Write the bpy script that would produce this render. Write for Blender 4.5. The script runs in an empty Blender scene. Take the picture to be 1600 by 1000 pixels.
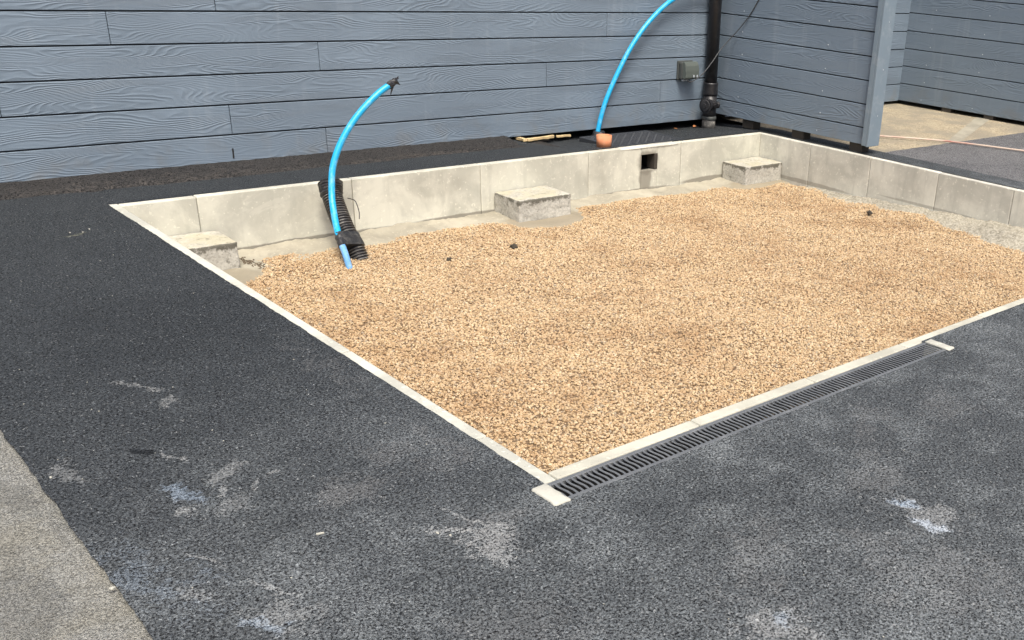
import bpy, bmesh, math, random
from mathutils import Vector, Matrix, noise
random.seed(7)
scene = bpy.context.scene
C = scene.collection

# ------------------------------------------------------------------ camera
cam_d = bpy.data.cameras.new('camera'); cam = bpy.data.objects.new('camera', cam_d); C.objects.link(cam)
CR = Vector((0.709587, -0.702089, 0.059650)); CU = Vector((0.248126, 0.328212, 0.911433)); CB = Vector((-0.659484, -0.631940, 0.407101))
cam.matrix_world = Matrix(((CR.x, CU.x, CB.x, -6.8350), (CR.y, CU.y, CB.y, -6.5830), (CR.z, CU.z, CB.z, 1.4502), (0, 0, 0, 1)))
cam_d.sensor_fit = 'HORIZONTAL'; cam_d.sensor_width = 36
cam_d.lens = 1575.05 / 1600 * 36
cam_d.shift_x = -(1104.69 - 800) / 1600
cam_d.shift_y = (618.41 - 500) / 1600
cam_d.clip_start = 0.05; cam_d.clip_end = 500
scene.camera = cam

# ------------------------------------------------------------------ light (bright overcast)
SUN_EL, SUN_AZ = math.radians(60), math.radians(206)      # azimuth clockwise from +Y
world = bpy.data.worlds.new('World'); scene.world = world; world.use_nodes = True
wn = world.node_tree; sky = wn.nodes.new('ShaderNodeTexSky'); sky.sky_type = 'NISHITA'; sky.sun_disc = False
sky.sun_elevation = SUN_EL; sky.sun_rotation = SUN_AZ; sky.air_density = 0.8; sky.dust_density = 6.0; sky.ozone_density = 0.6
wn.links.new(sky.outputs[0], wn.nodes['Background'].inputs[0]); wn.nodes['Background'].inputs[1].default_value = 0.112
sd = bpy.data.lights.new('sun', 'SUN'); sd.energy = 1.75; sd.angle = math.radians(17); sd.color = (1.0, 0.97, 0.90)
sun = bpy.data.objects.new('sun', sd); C.objects.link(sun)
sdir = Vector((math.sin(SUN_AZ) * math.cos(SUN_EL), math.cos(SUN_AZ) * math.cos(SUN_EL), math.sin(SUN_EL)))
sun.rotation_euler = (-sdir).to_track_quat('-Z', 'Y').to_euler(); sun.location = (0, -4, 8)
vs = scene.view_settings; scene.display_settings.display_device = 'sRGB'
vs.view_transform = 'Standard'; vs.look = 'None'; vs.gamma = 1; vs.use_curve_mapping = False; vs.exposure = 0.95

# ------------------------------------------------------------------ helpers
class N:
    """small node-graph builder"""
    def __init__(s, name):
        s.m = bpy.data.materials.new(name); s.m.use_nodes = True
        s.t = s.m.node_tree; s.b = s.t.nodes['Principled BSDF']
    def node(s, typ, **kw):
        n = s.t.nodes.new(typ)
        for k, v in kw.items(): setattr(n, k, v)
        return n
    def put(s, sock, v):
        if hasattr(v, 'is_output') or isinstance(v, bpy.types.NodeSocket): s.t.links.new(v, sock)
        elif isinstance(v, (tuple, list)) and sock.type == 'RGBA' and len(v) == 3: sock.default_value = (*v, 1)
        else: sock.default_value = v
    def math(s, op, a, b=None, c=None, clamp=False):
        n = s.node('ShaderNodeMath', operation=op, use_clamp=clamp); s.put(n.inputs[0], a)
        if b is not None: s.put(n.inputs[1], b)
        if c is not None: s.put(n.inputs[2], c)
        return n.outputs[0]
    def vmath(s, op, a, b=None, scale=None):
        n = s.node('ShaderNodeVectorMath', operation=op); s.put(n.inputs[0], a)
        if b is not None: s.put(n.inputs[1], b)
        if scale is not None: s.put(n.inputs['Scale'], scale)
        return n.outputs['Value'] if op in ('LENGTH', 'DISTANCE', 'DOT_PRODUCT') else n.outputs[0]
    def coord(s, which='Object'): return s.node('ShaderNodeTexCoord').outputs[which]
    def pos(s): return s.node('ShaderNodeNewGeometry').outputs['Position']
    def rnd(s): return s.node('ShaderNodeObjectInfo').outputs['Random']
    def map(s, v, loc=(0, 0, 0), rot=(0, 0, 0), scale=(1, 1, 1), typ='POINT'):
        n = s.node('ShaderNodeMapping', vector_type=typ); s.put(n.inputs[0], v)
        n.inputs['Location'].default_value = loc; n.inputs['Rotation'].default_value = rot; n.inputs['Scale'].default_value = scale
        return n.outputs[0]
    def noise(s, v, scale, detail=3, rough=.55, dist=0, color=False):
        n = s.node('ShaderNodeTexNoise'); s.put(n.inputs['Vector'], v); n.inputs['Scale'].default_value = scale
        n.inputs['Detail'].default_value = detail; n.inputs['Roughness'].default_value = rough; n.inputs['Distortion'].default_value = dist
        return n.outputs['Color' if color else 'Fac']
    def voro(s, v, scale, feature='F1', out='Distance', rand=1):
        n = s.node('ShaderNodeTexVoronoi', feature=feature); s.put(n.inputs['Vector'], v); n.inputs['Scale'].default_value = scale
        n.inputs['Randomness'].default_value = rand
        return n.outputs[out]
    def ramp(s, f, stops, interp='LINEAR'):
        n = s.node('ShaderNodeValToRGB'); s.put(n.inputs[0], f); r = n.color_ramp; r.interpolation = interp
        while len(r.elements) < len(stops): r.elements.new(.5)
        for e, (p, c) in zip(r.elements, stops):
            e.position = p; e.color = (c, c, c, 1) if isinstance(c, (int, float)) else (*c, 1)
        return n.outputs[0]
    def mrange(s, f, a, b, c=0, d=1, smooth=True):
        n = s.node('ShaderNodeMapRange', interpolation_type='SMOOTHSTEP' if smooth else 'LINEAR'); s.put(n.inputs[0], f)
        for i, v in zip((1, 2, 3, 4), (a, b, c, d)): s.put(n.inputs[i], v)
        return n.outputs[0]
    def mix(s, f, a, b, blend='MIX'):
        n = s.node('ShaderNodeMix', data_type='RGBA', blend_type=blend); s.put(n.inputs[0], f); s.put(n.inputs[6], a); s.put(n.inputs[7], b)
        return n.outputs[2]
    def bump(s, h, strength, dist, normal=None):
        n = s.node('ShaderNodeBump'); s.put(n.inputs['Height'], h); n.inputs['Strength'].default_value = strength; n.inputs['Distance'].default_value = dist
        if normal is not None: s.put(n.inputs['Normal'], normal)
        return n.outputs[0]
    def sep(s, v):
        n = s.node('ShaderNodeSeparateXYZ'); s.put(n.inputs[0], v); return n.outputs
    def comb(s, x, y, z):
        n = s.node('ShaderNodeCombineXYZ'); s.put(n.inputs[0], x); s.put(n.inputs[1], y); s.put(n.inputs[2], z); return n.outputs[0]
    def done(s, color, rough=.8, normal=None, spec=.5, metal=0):
        s.put(s.b.inputs['Base Color'], color); s.put(s.b.inputs['Roughness'], rough)
        if normal is not None: s.put(s.b.inputs['Normal'], normal)
        s.put(s.b.inputs['Specular IOR Level'], spec); s.put(s.b.inputs['Metallic'], metal)
        return s.m

def tag(o, label=None, cat=None, group=None, kind=None):
    if label: o['label'] = label
    if cat: o['category'] = cat
    if group: o['group'] = group
    if kind: o['kind'] = kind
    return o
def link(name, me, mat=None, parent=None, loc=None):
    o = bpy.data.objects.new(name, me); C.objects.link(o)
    if mat is not None and not me.materials: me.materials.append(mat)
    if parent is not None: o.parent = parent
    if loc is not None: o.location = loc
    return o
def thing(name, label, cat, loc=(0, 0, 0), group=None):
    o = bpy.data.objects.new(name, None); C.objects.link(o); o.location = loc; o.empty_display_size = .1
    return tag(o, label, cat, group)
def b2m(bm, name, smooth=False):
    me = bpy.data.meshes.new(name); bm.normal_update(); bm.to_mesh(me); bm.free()
    if smooth:
        for p in me.polygons: p.use_smooth = True
    return me
def box(bm, x0, x1, y0, y1, z0, z1, bevel=0, seg=1):
    r = bmesh.ops.create_cube(bm, size=1)
    for v in r['verts']:
        v.co = ((x0 + x1) / 2 + v.co.x * (x1 - x0), (y0 + y1) / 2 + v.co.y * (y1 - y0), (z0 + z1) / 2 + v.co.z * (z1 - z0))
    if bevel:
        es = list({e for v in r['verts'] for e in v.link_edges})
        bmesh.ops.bevel(bm, geom=es, offset=bevel, segments=seg, affect='EDGES', profile=.5)
def box_me(name, x0, x1, y0, y1, z0, z1, bevel=0, seg=1):
    bm = bmesh.new(); box(bm, x0, x1, y0, y1, z0, z1, bevel, seg); return b2m(bm, name)
def spline(pts, n):
    """Catmull-Rom through pts"""
    P = [Vector(p) for p in pts]; P = [2 * P[0] - P[1]] + P + [2 * P[-1] - P[-2]]; out = []
    for i in range(1, len(P) - 2):
        for k in range(n):
            t = k / n; a, b, c, d = P[i - 1:i + 3]
            out.append(.5 * ((2 * b) + (c - a) * t + (2 * a - 5 * b + 4 * c - d) * t * t + (3 * b - a - 3 * c + d) * t ** 3))
    out.append(P[-2]); return out
def tube(bm, path, radius, seg=16, caps=True, hollow=0):
    """sweep a circle; radius number or list"""
    rings = []; prev = None; L = len(path)
    for i, p in enumerate(path):
        t = (path[min(i + 1, L - 1)] - path[max(i - 1, 0)]).normalized()
        if prev is None:
            a = Vector((1, 0, 0)) if abs(t.x) < .8 else Vector((0, 1, 0)); u = t.cross(a).normalized()
        else: u = (prev - t * prev.dot(t)).normalized()
        prev = u; w = t.cross(u); r = radius[i] if isinstance(radius, (list, tuple)) else radius
        rings.append([bm.verts.new(p + (u * math.cos(2 * math.pi * k / seg) + w * math.sin(2 * math.pi * k / seg)) * r) for k in range(seg)])
    for a, b in zip(rings, rings[1:]):
        for k in range(seg): bm.faces.new((a[k], a[(k + 1) % seg], b[(k + 1) % seg], b[k]))
    if caps:
        bm.faces.new(rings[0][::-1]); bm.faces.new(rings[-1])
    return rings
def tube_obj(name, path, radius, mat, parent=None, seg=16, loc=None):
    bm = bmesh.new(); tube(bm, path, radius, seg)
    return link(name, b2m(bm, name, True), mat, parent, loc)
def lathe(bm, prof, seg=24, axis_loc=(0, 0)):
    """closed profile of (r, z) spun about Z"""
    rings = [[bm.verts.new((axis_loc[0] + r * math.cos(2 * math.pi * k / seg), axis_loc[1] + r * math.sin(2 * math.pi * k / seg), z)) for k in range(seg)] for r, z in prof]
    for i in range(len(rings)):
        a, b = rings[i], rings[(i + 1) % len(rings)]
        for k in range(seg): bm.faces.new((a[k], a[(k + 1) % seg], b[(k + 1) % seg], b[k]))
def fn(x, y, s, seed=0): return noise.noise(Vector((x * s + seed * 13.7, y * s - seed * 7.1, seed * 3.3)))
def grid_me(name, x0, x1, y0, y1, step, zf):
    nx = max(1, round((x1 - x0) / step)); ny = max(1, round((y1 - y0) / step)); vs_ = []; fs = []
    for j in range(ny + 1):
        for i in range(nx + 1):
            x = x0 + (x1 - x0) * i / nx; y = y0 + (y1 - y0) * j / ny; vs_.append((x, y, zf(x, y)))
    for j in range(ny):
        for i in range(nx):
            a = j * (nx + 1) + i; fs.append((a, a + 1, a + nx + 2, a + nx + 1))
    me = bpy.data.meshes.new(name); me.from_pydata(vs_, [], fs)
    for p in me.polygons: p.use_smooth = True
    return me

# ------------------------------------------------------------------ materials
def mat_cladding(name, base):
    g = N(name); v = g.coord(); r = g.rnd(); x, y, z = g.sep(v)
    # local frame: x along the board, z up. a stretched noise field contoured into rings = cathedral grain and knots
    off = g.math('MULTIPLY', r, 57.3)
    q = g.comb(g.math('MULTIPLY_ADD', x, 1.25, off), off, g.math('MULTIPLY', z, 8.0))
    wob = g.noise(g.comb(g.math('MULTIPLY_ADD', x, 6, off), off, g.math('MULTIPLY', z, 14)), 1, 2)
    field = g.noise(q, 1.0, 1, .4)
    ph = g.math('ADD', g.math('MULTIPLY', z, 75), g.math('ADD', g.math('MULTIPLY', field, 25), g.math('MULTIPLY', wob, 1.6)))
    fr = g.math('FRACT', ph)
    ridge = g.math('POWER', g.math('ABSOLUTE', g.math('SUBTRACT', g.math('MULTIPLY', fr, 2), 1)), 1.6)
    mask = g.mrange(g.noise(g.comb(g.math('MULTIPLY_ADD', x, 1.1, off), off, g.math('MULTIPLY', z, 9)), 1.3, 2), .38, .60, .30, 1)
    fine = g.noise(g.comb(g.math('MULTIPLY_ADD', x, 9, off), off, g.math('MULTIPLY', z, 330)), 1, 3, .6)
    h = g.math('ADD', g.math('MULTIPLY', g.math('MULTIPLY', ridge, mask), 1.0), g.math('MULTIPLY', fine, .30))
    nb = g.bump(h, .7, .003)
    # weathering: pale bloom patches, vertical run marks, specks; grooves hold a little dirt
    p = g.pos()
    bloom = g.mrange(g.noise(g.map(p, scale=(1.0, 1.0, 1.7)), 1.6, 4), .42, .72)
    run = g.mrange(g.noise(g.map(p, scale=(9, 9, 1.2)), 1.4, 3), .56, .76)
    c = g.mix(g.math('MULTIPLY', bloom, .30), base, tuple(min(1, k * 1.35) for k in base))
    c = g.mix(g.math('MULTIPLY', run, .14), c, (.36, .40, .43))
    c = g.mix(g.math('MULTIPLY', g.math('SUBTRACT', 1, ridge), g.math('MULTIPLY', mask, .14)), c, tuple(k * .6 for k in base))
    c = g.mix(g.math('MULTIPLY_ADD', r, .16, -.03, clamp=True), c, tuple(k * .72 for k in base))
    speck = g.mrange(g.voro(p, 26), .035, .02, 0, .55)
    c = g.mix(speck, c, (.55, .57, .58))
    pz = g.sep(p)[2]
    splash = g.math('MULTIPLY', g.mrange(pz, .28, .02), g.mrange(g.noise(p, 7, 4), .45, .7))
    c = g.mix(g.math('MULTIPLY', splash, .4), c, (.17, .165, .15))
    return g.done(c, g.math('MULTIPLY_ADD', bloom, .15, .5), nb, .4)
M_clad = mat_cladding('painted_cladding', (.155, .200, .247))
def mat_plain(name, col, rough=.6, var=.15, scale=20, bump=0, spec=.5, metal=0, dirt=None):
    g = N(name); p = g.coord(); n = g.noise(p, scale, 5, .6)
    c = g.mix(n, tuple(k * (1 - var) for k in col), tuple(min(1, k * (1 + var)) for k in col))
    if dirt: c = g.mix(g.mrange(g.noise(p, dirt[1], 4, .65), .48, .72, 0, dirt[2]), c, dirt[0])
    nb = g.bump(g.noise(p, scale * 6, 4), bump, .002) if bump else None
    return g.done(c, g.math('MULTIPLY_ADD', n, .2, rough - .1), nb, spec, metal)
M_trim = mat_plain('painted_trim', (.172, .222, .262), .5, .08, 9, .1, dirt=((.32, .35, .37), 14, .3))
M_back = mat_plain('backing_gap_shade', (.02, .024, .03), .8)  # near-black backing: shade behind the board gaps put into its colour

def stain(g, p, d, x, y, rx, ry, rot, soft=.5):
    v = g.map(g.vmath('ADD', p, g.vmath('SCALE', d, scale=math.sqrt(rx * ry) * 3.2)), loc=(x, y, 0), rot=(0, 0, rot), scale=(rx, ry, 50), typ='TEXTURE')
    return g.mrange(g.vmath('LENGTH', v), 1.0, 1.0 - soft)
def mat_tarmac(name, dark, worn, stains=(), darks=(), warm=None, wear=(.42, .68), grad=None, coarse=1.0, pores=.9, rough=.62, spec=.3, chips=False, lo=.28, hi=1.65):
    g = N(name); p = g.pos()
    cell = g.sep(g.voro(p, 165 * coarse, out='Color')); cell2 = g.sep(g.voro(p, 310 * coarse, out='Color')); dist = g.voro(p, 165 * coarse)
    big = g.noise(p, 1.1, 5, .6); mid = g.noise(p, 5.5, 5, .65); hf = g.noise(g.vmath('ADD', p, (1, 4, 9)), 330 * coarse, 2, .7); fin = g.math('ADD', g.math('MULTIPLY', g.noise(p, 125 * coarse, 3, .7), .62), g.math('MULTIPLY', hf, .38)); fin2 = g.noise(g.vmath('ADD', p, (3, 7, 1)), 42 * coarse, 3, .6)
    w = g.mrange(g.math('ADD', g.math('MULTIPLY', big, .65), g.math('MULTIPLY', mid, .35)), *wear)
    if grad is not None:     # wear patches; the tone also lightens along one fixed direction
        gx, gy, g0, g1 = grad; x, y, z = g.sep(p)
        q = g.mrange(g.math('ADD', g.math('MULTIPLY', x, gx), g.math('MULTIPLY', y, gy)), g0, g1)
        patch = g.mrange(g.math('ADD', g.math('MULTIPLY', g.noise(g.vmath('ADD', p, (2.3, 5.1, 0)), 3.4, 8, .76), .8), g.math('MULTIPLY', fin, .2)), .47, .60)
        w = g.math('MULTIPLY', g.math('ADD', g.math('MULTIPLY_ADD', w, .50, .34), g.math('MULTIPLY', patch, .42)), g.math('MULTIPLY_ADD', q, .85, .09), clamp=True)
    tone = g.math('ADD', g.math('MULTIPLY', cell[0], .45), g.math('MULTIPLY', g.mrange(fin, .36, .64, smooth=False), .65), clamp=True)
    stone = g.mix(tone, tuple(k * lo for k in worn), tuple(min(1, k * hi) for k in worn))
    stone = g.mix(g.mrange(cell2[1], .86, .94, 0, .6), stone, tuple(min(.5, k * 2.4) for k in worn))
    stone = g.mix(g.mrange(cell2[2], .86, .92, 0, .6), stone, tuple(k * .4 for k in worn))
    binder = g.mix(tone, tuple(k * .3 for k in dark), tuple(k * 2.3 for k in dark))  # wide tone range puts sky glints on the coated stones into the colour
    c = g.mix(g.math('MULTIPLY_ADD', w, .9, .06), binder, stone)
    if warm: c = g.mix(g.mrange(g.noise(p, 3.2, 5, .7), .40, .66, 0, .75), c, g.mix(tone, tuple(k * .6 for k in warm), tuple(k * 1.4 for k in warm)))
    if stains or darks:
        d = g.vmath('SUBTRACT', g.noise(p, 9, 6, .75, color=True), (.5, .5, .5))
        sp = g.mrange(g.math('ADD', g.math('MULTIPLY', fin2, .55), g.math('MULTIPLY', g.mrange(fin, .36, .64, smooth=False), .45)), .30, .75, smooth=False)
        for (x, y, rx, ry, rot, amt, col, solid) in stains:
            m = stain(g, p, d, x, y, rx * 1.2, ry * 1.2, rot, 1.0)
            f = g.math('MULTIPLY_ADD', g.math('SUBTRACT', sp, .5), .95 - .75 * solid, m)
            c = g.mix(g.math('MULTIPLY', g.mrange(f, .30, .85), min(1, amt * .62)), c, col)
        for (x, y, rx, ry, rot, amt) in darks:
            c = g.mix(g.math('MULTIPLY', stain(g, p, d, x, y, rx, ry, rot, .35), amt), c, tuple(k * .7 for k in dark))
    # open pores between the stones, their shade put into the colour
    pv = g.math('ADD', fin, g.math('MULTIPLY', g.math('SUBTRACT', cell2[0], .5), .16))
    pore = g.mrange(pv, .475, .40)
    c = g.mix(g.math('MULTIPLY', pore, pores), c, (.014, .014, .015))
    h = g.math('SUBTRACT', g.math('ADD', g.math('MULTIPLY', tone, .8), g.math('MULTIPLY', g.math('SUBTRACT', 1, dist), .45)), g.math('MULTIPLY', pore, .9))
    nb = g.bump(h, .8, .0045)
    nb = g.bump(g.noise(p, 4, 3), .25, .02, nb)
    if chips: c = g.mix(1.0, c, g.ramp(g.rnd(), [(0, .40), (.35, .8), (.75, 1.15), (.93, 1.35), (1, 1.75)]), 'MULTIPLY')
    return g.done(c, rough, nb, g.math('MULTIPLY', g.math('SUBTRACT', 1, pore), spec))
PALE = (.42, .43, .42); BLUE = (.30, .375, .46); DUST = (.20, .20, .195)
stains = [(-5.60, -4.65, .10, .17, .5, .75, PALE, .15), (-5.55, -4.58, .17, .16, 0, .5, DUST, .3), (-6.10, -3.92, .035, .13, .25, .7, BLUE, .35), (-5.76, -4.19, .15, .13, .4, .55, DUST, .35),
          (-5.55, -4.05, .13, .10, 1.1, .35, DUST, .3), (-5.95, -3.14, .018, .17, .5, .55, PALE, .3), (-5.93, -3.30, .03, .07, -.6, .5, PALE, .3), (-5.98, -3.88, .10, .06, .3, .45, PALE, .1),
          (-4.565, -5.235, .034, .09, .75, 1.4, BLUE, .85), (-4.61, -5.34, .034, .085, .35, 1.5, (.42, .47, .52), .85), (-4.55, -5.30, .10, .20, .5, .6, PALE, 0), (-5.26, -5.37, .055, .03, .4, .85, BLUE, .6), (-5.30, -5.38, .16, .10, .4, .6, PALE, 0),
          (-6.17, -4.62, .035, .10, .5, .7, BLUE, .4), (-6.12, -4.60, .1, .14, .5, .45, PALE, .05), (-6.13, -4.02, .05, .03, .3, .6, PALE, .1), (-6.24, -4.42, .03, .09, .3, .5, PALE, .1), (-6.02, -4.05, .12, .06, .6, .35, PALE, .05),
          (-3.88, -4.94, .25, .12, .4, .45, DUST, .2), (-4.20, -4.83, .30, .12, .5, .4, DUST, .1), (-4.48, -5.05, .25, .12, .4, .45, DUST, .1), (-5.12, -5.15, .30, .14, .6, .45, DUST, .1), (-4.8, -5.5, .3, .3, 0, .45, DUST, .1), (-5.75, -5.0, .25, .2, 0, .3, DUST, .2),
          (-5.60, -1.12, .11, .02, .25, .55, (.33, .33, .22), .0), (-6.30, -3.62, .04, .14, .1, .4, PALE, .05), (-6.3, -4.3, .1, .3, .2, .3, BLUE, .1)]
stains += [(-6.05, -3.70, .010, .10, .55, .7, PALE, .1), (-6.02, -3.98, .012, .07, -.5, .7, PALE, .1), (-5.93, -3.98, .012, .06, -.7, .6, PALE, .1), (-6.18, -4.28, .012, .09, .45, .6, PALE, .1), (-6.10, -4.50, .012, .10, .5, .7, PALE, .1), (-5.66, -4.52, .02, .10, .6, .8, PALE, .1), (-5.58, -4.50, .015, .12, .4, .7, PALE, .1), (-5.86, -3.95, .03, .012, .2, .6, PALE, .2), (-5.45, -4.2, .2, .05, .1, .3, DUST, .1), (-5.40, -3.3, .04, .6, .02, .35, DUST, .1), (-5.4, -4.05, .05, .25, .02, .4, DUST, .1)]
darks = [(-5.68, -2.58, .42, .55, .2, .22), (-6.10, -3.61, .018, .045, .5, 1.0), (-5.0, -4.95, .3, .2, .6, .18), (-6.0, -4.25, .12, .16, .4, .2)]
M_tar = mat_tarmac('new_tarmac', (.0165, .0195, .0225), (.150, .164, .168), stains, darks, grad=(.35, -1.0, .6, 3.2))
M_tarchip = mat_tarmac('new_tarmac_chipping', (.0195, .0235, .0265), (.160, .174, .178), stains, darks, grad=(.35, -1.0, .6, 3.2), pores=.25, chips=True)
M_oldtar = mat_tarmac('old_tarmac', (.020, .019, .018), (.042, .039, .036), warm=(.038, .035, .032), wear=(.35, .65), coarse=.8, stains=[(-4.9, -.235, 1.3, .06, .012, .45, (.13, .115, .10), .3), (-3.2, -.25, 1.1, .03, -.01, .35, (.17, .14, .11), .3)])
M_greytar = mat_tarmac('grey_tarmac', (.095, .095, .098), (.18, .18, .18), wear=(.3, .6))
M_slabg = mat_tarmac('weathered_concrete', (.12, .122, .112), (.27, .27, .245), warm=(.235, .225, .185), wear=(.3, .6), coarse=1.5, pores=.35, lo=.55, hi=1.5, darks=[(-6.6, -4.1, .12, .3, .4, .35), (-6.45, -3.6, .06, .2, .2, .3), (-6.75, -4.6, .2, .15, 0, .3)], rough=.8)

def mat_concrete(name, col, stains=(), pit=.5, streak=.4, rough=.85, mould=0, agg=0):
    g = N(name); p = g.pos(); o = g.math('MULTIPLY', g.rnd(), 40); po = g.vmath('ADD', p, g.comb(o, o, o))
    n1 = g.noise(po, 2.6, 6, .62, .4); n2 = g.noise(po, 14, 5, .65); n3 = g.noise(po, 130, 3, .6)
    c = g.mix(g.mrange(n1, .36, .64), tuple(k * .80 for k in col), tuple(min(1, k * 1.14) for k in col))
    c = g.mix(g.mrange(n2, .5, .72, 0, .32), c, tuple(k * .72 for k in col))
    st = g.mrange(g.noise(g.map(po, scale=(7, 7, .7)), 2, 4, .6), .52, .72, 0, streak)
    c = g.mix(st, c, tuple(k * .66 for k in col))
    c = g.mix(g.mrange(g.noise(g.vmath('ADD', po, (5, 2, 8)), 3.2, 5, .7, 1.2), .56, .60, 0, .22), c, tuple(min(1, k * 1.3) for k in col))
    c = g.mix(g.mrange(g.noise(po, 45, 2), .62, .70, 0, .6), c, tuple(min(1, k * 1.35) for k in col))
    c = g.mix(g.math('MULTIPLY_ADD', g.rnd(), .22, 0), c, tuple(k * .8 for k in col))
    if agg:
        cc = g.sep(g.voro(p, 95, out='Color')); c = g.mix(agg, c, g.mix(cc[0], (.11, .10, .08), (.50, .475, .41)))
    if mould:
        nz = g.sep(g.node('ShaderNodeNewGeometry').outputs['Normal'])[2]
        oz = g.sep(g.coord())[2]
        edge = g.math('MULTIPLY', g.mrange(oz, .10, .165), g.math('SUBTRACT', 1, g.mrange(nz, .5, .9)))
        mm = g.mrange(g.math('ADD', g.noise(po, 13, 6, .75), g.math('MULTIPLY_ADD', edge, .22, -.06)), .50, .64, 0, mould); c = g.mix(mm, c, (.075, .07, .052))
        c = g.mix(g.math('MULTIPLY', g.mrange(nz, .6, .9), g.mrange(g.noise(po, 6, 4), .38, .6, .2, .75)), c, (.42, .39, .27))
        c = g.mix(g.math('MULTIPLY', g.mrange(nz, .6, .9), g.mrange(g.noise(po, 17, 6, .8), .54, .66, 0, .6)), c, (.10, .095, .07))
    pm = g.mrange(g.voro(po, 60), .13, .09, 0, pit); pm = g.math('MULTIPLY', pm, g.mrange(g.noise(po, 5, 3), .5, .65))
    c = g.mix(pm, c, tuple(k * .35 for k in col))
    d = g.vmath('SUBTRACT', g.noise(p, 9, 4, .6, color=True), (.5, .5, .5))
    for (x, y, z, rx, ry, rz, amt, cl) in stains:
        v = g.map(g.vmath('ADD', p, g.vmath('SCALE', d, scale=min(rx, rz) * .9)), loc=(x, y, z), scale=(rx, ry, rz), typ='TEXTURE')
        c = g.mix(g.math('MULTIPLY', g.mrange(g.vmath('LENGTH', v), 1.05, .7), amt), c, cl)
    nb = g.bump(g.math('ADD', g.math('ADD', n3, g.math('MULTIPLY', n2, .8)), g.math('MULTIPLY', pm, -1.5)), .35, .003)
    return g.done(c, rough, nb, .35)
WET = (.20, .185, .15)
hole_st = [(-1.475, -.64, -.13, .125, 1, .11, .85, WET), (-1.50, -.64, -.26, .075, 1, .14, .8, WET), (-1.66, -.64, -.347, .5, 1, .022, .75, WET), (-4.3, -.64, -.345, .75, 1, .024, .85, WET), (-3.15, -.64, -.345, .5, 1, .026, .85, WET), (-.75, -.64, -.335, .40, 1, .028, .85, WET),
           (-3.35, -.64, -.1, .24, 1, .1, .18, WET), (-2.0, -.64, -.2, .12, 1, .2, .2, WET)]
M_edge = mat_concrete('edging_concrete', (.525, .515, .435), hole_st)
M_edge_r = mat_concrete('edging_concrete_grey', (.53, .52, .45), [(-.18, -1.2, -.325, 1, .5, .02, .6, WET), (-.18, -2.4, -.275, 1, .5, .012, .5, WET)])
M_kerb = mat_concrete('kerb_concrete', (.48, .48, .415), pit=.8, streak=.3)
M_kerbf = mat_concrete('kerb_concrete_front', (.45, .44, .365), pit=.6, streak=.15)
M_endblock = mat_concrete('end_block_concrete', (.41, .405, .35), pit=.3, streak=.05)
M_block = mat_concrete('aggregate_block', (.50, .49, .435), mould=.85, agg=.38, pit=.8)
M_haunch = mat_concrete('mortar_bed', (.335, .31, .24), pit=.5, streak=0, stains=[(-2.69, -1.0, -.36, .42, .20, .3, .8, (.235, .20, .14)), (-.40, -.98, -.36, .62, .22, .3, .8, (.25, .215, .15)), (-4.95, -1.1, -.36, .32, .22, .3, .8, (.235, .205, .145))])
M_rough = mat_concrete('rough_concrete', (.28, .255, .185), pit=.9, streak=0, agg=.45)
M_void = mat_plain('dark_void', (.012, .012, .012), .9)
M_grate = mat_plain('grey_iron', (.14, .148, .152), .45, .2, 30, .15, .5, .25, dirt=((.30, .31, .31), 9, .4))
M_chan = mat_plain('drain_channel', (.012, .012, .012), .8)
M_blue = mat_plain('blue_plastic', (.010, .355, .66), .38, .08, 14, dirt=((.28, .5, .72), 24, .45))
M_blue2 = mat_plain('dusty_blue_plastic', (.13, .33, .62), .6, .15, 25, dirt=((.45, .52, .6), 40, .6))
M_blackp = mat_plain('black_plastic', (.014, .014, .016), .42, .3, 25, .1, dirt=((.10, .10, .10), 14, .3))
M_duct = mat_plain('dusty_black_duct', (.075, .073, .068), .8, .3, 25, .1, dirt=((.30, .285, .25), 28, .8))
M_tape = mat_plain('crinkled_black_tape', (.02, .02, .022), .35, .4, 40, .9, dirt=((.16, .155, .14), 22, .45))
M_clay = mat_plain('terracotta', (.55, .22, .105), .75, .15, 12, .2, dirt=((.62, .36, .22), 18, .5))
M_lid = mat_plain('cast_black_lid', (.026, .030, .036), .6, .25, 30, .2, .4, dirt=((.05, .05, .052), 12, .3))
M_box = mat_plain('olive_grey_plastic', (.085, .10, .09), .45, .08, 12)
M_boxd = mat_plain('dark_grey_plastic', (.06, .066, .062), .5, .1, 12)
M_wood = mat_plain('pale_batten', (.55, .42, .22), .7, .25, 18, .3)
M_post = mat_plain('dark_timber', (.045, .038, .03), .8, .35, 18, .3)
M_hose = mat_plain('cream_hose', (.50, .40, .32), .5, .1, 20, dirt=((.33, .05, .035), 2.2, .95))
M_leaf = mat_plain('dry_leaf', (.42, .17, .06), .7, .3, 40)
M_clod = mat_plain('dark_clod', (.045, .038, .028), .95, .4, 60, .5)
M_nail = mat_plain('nail_head', (.46, .50, .54), .4, .1, 10)
M_cable = mat_plain('grey_cable', (.05, .053, .056), .5, .1, 10)

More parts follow.
